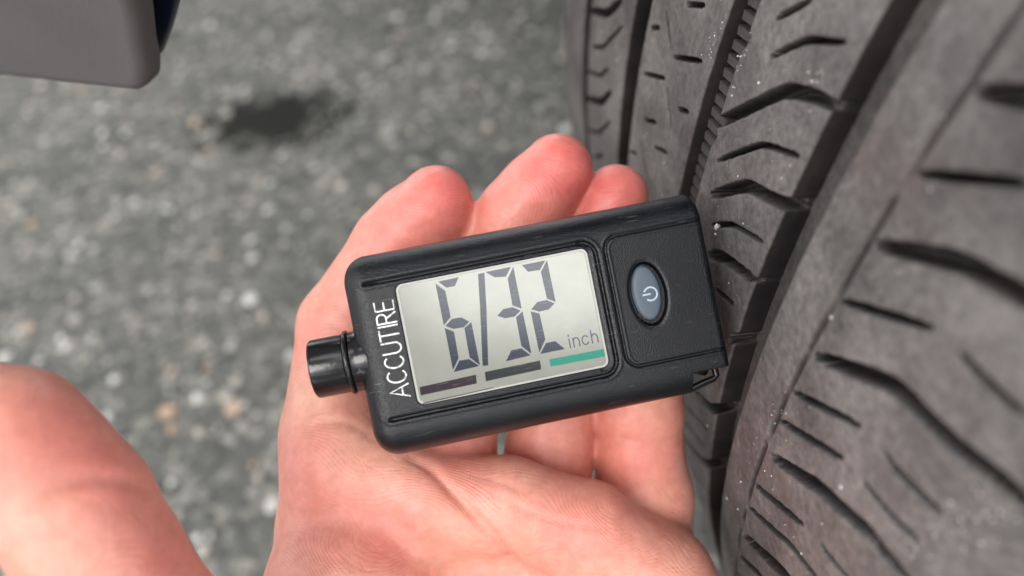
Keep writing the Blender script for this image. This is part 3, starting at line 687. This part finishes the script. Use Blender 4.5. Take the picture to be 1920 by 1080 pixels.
# button
def dome(cx_, cy_, a, b, h0, h1, rings=7, n_=48):
    V = []; Q = []
    prof_ = [(1., h0), (1., h1-.0006)]+[(.98-.98*(1-math.cos(t)) if False else 1-.12*(i/4)**1.5, h1-.0006+.0005*math.sin(math.pi/2*i/4)) for i, t in enumerate(np.linspace(0, 1, 5))]+[(.6, h1-.00002), (.3, h1), (.001, h1)]
    for rr_, z in prof_:
        for k in range(n_): V.append((cx_+a*rr_*math.cos(2*math.pi*k/n_), cy_+b*rr_*math.sin(2*math.pi*k/n_), z))
    for j in range(len(prof_)-1):
        for k in range(n_): Q.append((j*n_+k, j*n_+(k+1) % n_, (j+1)*n_+(k+1) % n_, (j+1)*n_+k))
    return V, Q
bcn = np.array(G(1213, 549))
button = mesh_obj('power_button', *dome(*bcn, .00246, .0049, -.0012, .0003), M_button, gauge)
ps = np.array(G(1219, 551)); pr = .00118
sym = [[(ps[0]+pr*math.cos(a), ps[1]+pr*math.sin(a)) for a in np.radians(np.linspace(180+42, 180+318, 26)+11)], [(ps[0]-pr*1.15, ps[1]+.0000), (ps[0]-pr*.1, ps[1]+.0000)]]
strokes('power_symbol', sym, .0003, M_bink, button, .00034, lambda x, y: (x, y))
# nozzle with rubber ring: axis along -x
na = np.array(G(630, 688)); nz_ = -.0064; nr_ = G(600, 634)[1]-G(622, 743)[1]; nr_ = .5*abs(nr_)*1.04
xe = G(574, 692)[0]; xb = X0+.0012
def along_x(V, y, z): V = np.asarray(V); return np.stack([V[:, 2], V[:, 0]+y, V[:, 1]+z], -1)
xr = G(648, 685)[0]
npf = [(.0001, xe+.0004), (nr_*.62, xe+.0004), (nr_*.66, xe+.0010), (nr_*.70, xe+.0010), (nr_*.93, xe), (nr_*.985, xe+.0003), (nr_, xe+.0008), (nr_, xr-.0006), (nr_*.97, xr-.0005), (nr_*.97, xr+.0005), (nr_*1.0, xr+.0006), (nr_*1.03, xr+.0007), (nr_*1.03, X0-.0006), (nr_*1.05, X0), (nr_*1.08, X0+.0006), (nr_*1.08, X0+.003)]
Vn, Qn = lathe(npf, 64); noz = mesh_obj('nozzle_cap', along_x(Vn, na[1]+.0, nz_), Qn, M_gloss, gauge)
crisp(noz, 30)
tt = np.linspace(0, 2*np.pi, 64, endpoint=False)
rp3 = np.stack([np.full(64, xr), na[1]+(nr_*1.01)*np.cos(tt), nz_+(nr_*1.01)*np.sin(tt)], -1)
mesh_obj('rubber_ring', *tube(rp3, .00048, 10, True), M_ring, noz)
# open slot with a loop at the lower right corner
p0 = np.array(G(1306, 735)); p1 = np.array(G(1356, 710)); p2 = np.array(G(1347, 684)); p3 = np.array(G(1318, 690))
zl = -.004
def pp(a, b): return (a[0], a[1], b)
loop = [pp(p0+(-.0015, .0), zl), pp(p0, zl), pp(.5*(p0+p1), zl), pp(p1+(-.0006, -.0003), zl), pp(p1+(.0001, .0002), zl), pp(p2+(.0003, .0008), zl-.0002), pp(p2+(-.0015, .003), zl-.0005)]
mesh_obj('slider_loop', *tube(loop, .00065, 10), M_gloss, gauge)
tip = [pp(p3+(-.002, .001), -.0062), pp(np.array(G(1345, 695)), -.0062)]
mesh_obj('probe_slider', *tube(tip, .0016, 12), M_gloss, gauge)

# ------------------------------------------------------------------ the hand, one continuous skin grown from a distance field (mm, camera frame)
Zs = 1000/F
def C(px, py, z, rpx): return (*(np.array([(px-960)/F*z, (py-540)/F*z, z])), rpx/F*z)
CH = []          # (list of nodes, blend)
def chain(nodes, k): CH.append(([C(*n_) for n_ in nodes], k))
# metacarpals and wrist
chain([(665, 960, 172, 112), (860, 1500, 178, 140)], 9)
chain([(845, 980, 173, 112), (885, 1500, 179, 140)], 9)
chain([(1010, 1000, 174, 110), (920, 1500, 180, 135)], 9)
chain([(1180, 1065, 176, 112), (965, 1500, 180, 130)], 9)
chain([(890, 1480, 181, 170), (1010, 2300, 205, 205), (1090, 2900, 225, 215)], 12)
# thenar mound and hypothenar
chain([(650, 1010, 163, 128), (655, 1110, 158, 158), (665, 1260, 160, 180), (760, 1480, 170, 170)], 9)
chain([(1235, 1110, 166, 105), (1170, 1320, 168, 150), (1020, 1500, 175, 140)], 9)
# pads under the fingers
chain([(632, 880, 161.5, 100), (700, 900, 161, 90), (800, 938, 160, 88), (950, 944, 160, 86), (1100, 996, 161.5, 92), (1230, 1090, 165, 98)], 5)
# fingers
chain([(650, 935, 170, 112), (622, 810, 164.5, 92), (641, 610, 170, 80), (741, 461, 168, 77), (779, 425, 167, 79), (812, 390, 165.5, 69), (821, 370, 165, 59)], 4)
chain([(845, 965, 175, 100), (838, 830, 172, 90), (880, 590, 173, 80), (972, 404, 168, 74), (1008, 361, 166, 71), (1045, 317, 165, 66)], 3)
chain([(1015, 980, 178, 96), (1028, 850, 178, 80), (1045, 640, 176, 76), (1110, 465, 171, 66), (1150, 380, 169, 60), (1156, 366, 169, 57)], 1.5)
chain([(1195, 1060, 180, 105), (1207, 930, 179.5, 90), (1199, 850, 178, 80), (1199, 770, 176.5, 80), (1200, 640, 172, 76), (1195, 520, 168, 64), (1190, 470, 166.5, 56)], 1.5)
# thumb
chain([(-75, 792, 112, 122), (18, 830, 113, 140), (75, 886, 114, 137), (141, 955, 115, 136), (196, 1058, 116.5, 138), (288, 1220, 120, 152), (470, 1430, 138, 165), (700, 1560, 165, 160)], 7)
allp = np.array([n_ for ch, _ in CH for n_ in ch])
lo = (allp[:, :3]-allp[:, 3:]).min(0)-3; hi = (allp[:, :3]+allp[:, 3:]).max(0)+3
h = .72
dims = np.ceil((hi-lo)/h).astype(int)+1
vol = np.full(dims, 30., np.float32)
ax_ = [lo[i]+h*np.arange(dims[i]) for i in range(3)]
def smin(a, b, k):
    g = np.maximum(k-np.abs(a-b), 0)/k; return np.minimum(a, b)-g*g*k*.25
for nodes, k in CH:
    nodes = np.array(nodes); pad = k+4
    l2 = (nodes[:, :3]-nodes[:, 3:]).min(0)-pad; h2 = (nodes[:, :3]+nodes[:, 3:]).max(0)+pad
    i0 = np.clip(np.floor((l2-lo)/h).astype(int), 0, dims-1); i1 = np.clip(np.ceil((h2-lo)/h).astype(int)+1, 1, dims)
    sl = tuple(slice(a, b) for a, b in zip(i0, i1))
    X, Y, Z = np.meshgrid(ax_[0][sl[0]].astype(np.float32), ax_[1][sl[1]].astype(np.float32), ax_[2][sl[2]].astype(np.float32), indexing='ij', sparse=True)
    d = None
    for p, q in zip(nodes[:-1], nodes[1:]):
        v = (q-p)[:3]; L2 = float(v@v)
        t = np.clip(((X-p[0])*v[0]+(Y-p[1])*v[1]+(Z-p[2])*v[2])/L2, 0, 1)
        e = np.sqrt((X-p[0]-t*v[0])**2+(Y-p[1]-t*v[1])**2+(Z-p[2]-t*v[2])**2)-(p[3]+(q[3]-p[3])*t)
        d = e if d is None else smin(d, e, 2.0)
    vol[sl] = smin(vol[sl], d.astype(np.float32), k)
def surface_nets(v, lo, h):
    s = v < 0
    nx, ny_, nz = [d-1 for d in v.shape]
    cnt = np.zeros((nx, ny_, nz), np.int8); 
    for a in (0, 1):
        for b in (0, 1):
            for c in (0, 1): cnt += s[a:a+nx, b:b+ny_, c:c+nz]
    act = (cnt > 0) & (cnt < 8)
    idx = np.full(act.shape, -1, np.int64); ii = np.argwhere(act); idx[act] = np.arange(len(ii))
    acc = np.zeros((len(ii), 3)); num = np.zeros(len(ii))
    cor = [(a, b, c) for a in (0, 1) for b in (0, 1) for c in (0, 1)]
    val = {c: v[ii[:, 0]+c[0], ii[:, 1]+c[1], ii[:, 2]+c[2]] for c in cor}
    for c in cor:
        for ax in range(3):
            if c[ax]: continue
            e = list(c); e[ax] = 1; e = tuple(e)
            a, b = val[c], val[e]; m_ = (a < 0) != (b < 0)
            t = np.where(m_, a/np.where(a == b, 1, a-b), 0)
            p = np.tile(np.array(c, float), (len(ii), 1)); p[:, ax] = t
            acc[m_] += p[m_]; num[m_] += 1
    V = (ii+acc/num[:, None])*h+lo
    Q = []
    for ax in range(3):
        u, w = (ax+1) % 3, (ax+2) % 3
        sa = [slice(None)]*3; sb = [slice(None)]*3; sa[ax] = slice(0, -1); sb[ax] = slice(1, None)
        A, B = s[tuple(sa)], s[tuple(sb)]
        for flip, mk in ((False, A & ~B), (True, ~A & B)):
            e = np.argwhere(mk); e = e[(e[:, u] > 0) & (e[:, w] > 0) & (e[:, u] < v.shape[u]-1) & (e[:, w] < v.shape[w]-1)]
            def g(du, dw):
                f_ = e.copy(); f_[:, u] -= du; f_[:, w] -= dw; return idx[f_[:, 0], f_[:, 1], f_[:, 2]]
            q = np.stack([g(1, 1), g(0, 1), g(0, 0), g(1, 0)], -1)
            Q.append(q[:, ::-1] if flip else q)
    return V, np.vstack(Q)
HV, HQ = surface_nets(vol, lo, h)
def vnormals(V, Q):
    n_ = np.cross(V[Q[:, 2]]-V[Q[:, 0]], V[Q[:, 3]]-V[Q[:, 1]]); out = np.zeros_like(V)
    for k in range(4): np.add.at(out, Q[:, k], n_)
    return out/(np.linalg.norm(out, axis=1)[:, None]+1e-12)
def relax(V, Q, it):
    for lam in [.5, -.52]*it:
        acc = np.zeros_like(V); num = np.zeros(len(V))
        for a, b in ((0, 1), (1, 2), (2, 3), (3, 0)):
            np.add.at(acc, Q[:, a], V[Q[:, b]]); np.add.at(acc, Q[:, b], V[Q[:, a]]); np.add.at(num, Q[:, a], 1); np.add.at(num, Q[:, b], 1)
        V = V+lam*(acc/num[:, None]-V)
    return V
HV = relax(HV, HQ, 4)
NV = vnormals(HV, HQ)
U = HV[:, 0]/HV[:, 2]*F+960; Vp = HV[:, 1]/HV[:, 2]*F+540; Zv = HV[:, 2]
facing = -(NV*HV).sum(1)/np.linalg.norm(HV, axis=1) > .05
mmpx = Zv/F
CREASE = [
 ([(770, 862), (806, 880), (850, 925), (905, 985), (950, 1035), (985, 1080), (1010, 1140)], 1.35, 1.5, 150),
 ([(538, 815), (590, 797), (630, 790), (668, 800), (705, 825)], .45, 1.3, 150),
 ([(545, 800), (580, 775), (600, 752)], .3, 1.2, 150),
 ([(931, 927), (1002, 965), (1081, 985), (1141, 990)], .28, 1.0, 150), ([(882, 890), (940, 905), (987, 925)], .22, .9, 150),
 ([(1060, 1000), (1120, 1015), (1170, 1010)], .2, .8, 150),
 ([(618, 985), (714, 1006), (781, 1044), (840, 1085)], .16, 1.2, 150), ([(530, 1035), (620, 1045), (700, 1075), (760, 1120)], .13, 1.1, 150), ([(660, 1000), (720, 1035), (760, 1070)], .12, .9, 150),
 ([(78, 938), (120, 912), (165, 897), (215, 895), (278, 915)], 1.0, 2.0, 0), ([(180, 872), (230, 855), (255, 850)], .3, 1.3, 0), ([(100, 960), (150, 940), (190, 934)], .2, 1.2, 0),
 ([(1116, 812), (1165, 822), (1225, 836), (1276, 856)], .3, 1.1, 165), ([(1116, 835), (1160, 832)], .2, .8, 165), ([(1010, 845), (1060, 848), (1110, 852)], .25, 1., 165),
 ([(600, 600), (640, 618), (662, 640)], .25, 1., 150), ([(680, 500), (700, 470)], .2, .9, 150)]
disp = np.zeros(len(HV))
for pts, dep, wmm, zmin in CREASE:
    pts = soft_path(pts); pa = np.array(pts)
    dd = poly_dist(U, Vp, pts)*mmpx
    # the line runs out towards both ends
    k_ = np.argmin((U[:, None]-pa[None, ::3, 0])**2+(Vp[:, None]-pa[None, ::3, 1])**2, 1)/max(1, len(pa[::3])-1); dep = dep*(.35+.65*np.sin(np.pi*np.clip(k_, .02, .98)))
    ok = facing & ((Zv < 140) if zmin == 0 else (Zv > 140))
    disp -= np.where(ok, dep*np.exp(-(dd/(wmm*.62))**2), 0)
# the mound beside the life line swells over it
sw = poly_dist(U, Vp, [(760, 905), (830, 975), (900, 1060)])*mmpx
disp += np.where(facing & (Zv > 140), .7*np.exp(-(sw/4.5)**2), 0)
HV = HV+NV*disp[:, None]
# keep the flesh pressed back from the gauge body (it yields where it is touched)
Gm = HV/1000-GO; lx, ly, lz = Gm@gx, Gm@gy, Gm@gz
inside = (lx > X0-.0006) & (lx < X1) & (ly > YB-.0006) & (ly < YT+.0006) & (lz > -.014) & (lz < .004)
push = np.where(inside, np.maximum(0, lz+THK+.0001), 0)
HV = HV-push[:, None]*1000*gz[None]
# skin tone zones (blood near the tips and pads, blanched where pressed)
def blob(px, py, z, r): c = C(px, py, z, 1)[:3]; return np.exp(-(((HV-np.array(c))**2).sum(1))/r**2)
red = .95*blob(835, 360, 158, 11)+.95*blob(1050, 310, 158, 11)+.8*blob(1160, 360, 162, 10)+.5*blob(720, 470, 162, 9)+.4*blob(600, 640, 162, 9)+.3*blob(690, 980, 150, 11)+.4*blob(1050, 990, 152, 8)+.35*blob(1180, 960, 154, 8)+.25*blob(760, 1030, 147, 8)+.5*blob(110, 800, 105, 9)+.5*blob(225, 870, 108, 8)+.4*blob(340, 1040, 112, 8)+.35*blob(280, 1010, 108, 7)+.4*blob(870, 850, 160, 8)+.45*blob(1050, 840, 170, 9)+.45*blob(1200, 850, 170, 9)+.3*blob(560, 900, 153, 8)
pale = .9*blob(585, 742, 158, 5)+.5*blob(690, 815, 153, 6)+.45*blob(745, 860, 151, 5)+.3*blob(40, 1000, 106, 9)+.1*blob(140, 1000, 104, 7)+.4*blob(960, 1050, 149, 6)+.3*blob(850, 1000, 149, 5)+.35*blob(1090, 840, 168, 4)+.3*blob(545, 700, 162, 4)
hand_base = W(np.array(C(900, 1400, 175, 1)[:3])/1000)
hand = mesh_obj('hand', W(HV/1000)-hand_base, HQ[:, ::-1].copy() if True else HQ, M_skin, attrs={'red': np.clip(red, 0, 1), 'pale': np.clip(pale, 0, 1)})
hand.location = hand_base
tag(hand, 'bare left hand held palm up with curled fingers cradling the black gauge', 'hand')
# fingernails on the far side of the fingertips
def nail(px, py, z, dirx, diry, rw, ln):
    c = P(px, py, z/1000.); dv = np.array([dirx, diry, 0.]); dv /= np.linalg.norm(dv); bk = np.array([0, 0, 1.]); sd_ = np.cross(dv, bk)
    V = []
    for i, a in enumerate(np.linspace(-1, 1, 9)):
        for j, b in enumerate(np.linspace(-.5, .5, 7)):
            V.append(c+sd_*rw*math.sin(a*1.1)+bk*(rw*math.cos(a*1.1)-.0001)+dv*(b*ln*(1-.38*a*a)))
    o = mesh_obj('fingernail', W(np.array(V))-hand_base, grid_quads(9, 7), M_nail, hand)
    md = o.modifiers.new('thickness', 'SOLIDIFY'); md.thickness = .0004; return o
nail(812, 362, 165.5, .62, -.78, .0060, .0086)
nail(1038, 312, 165.5, .5, -.86, .0065, .0088)
nail(1157, 366, 169, .3, -.95, .0058, .0080)
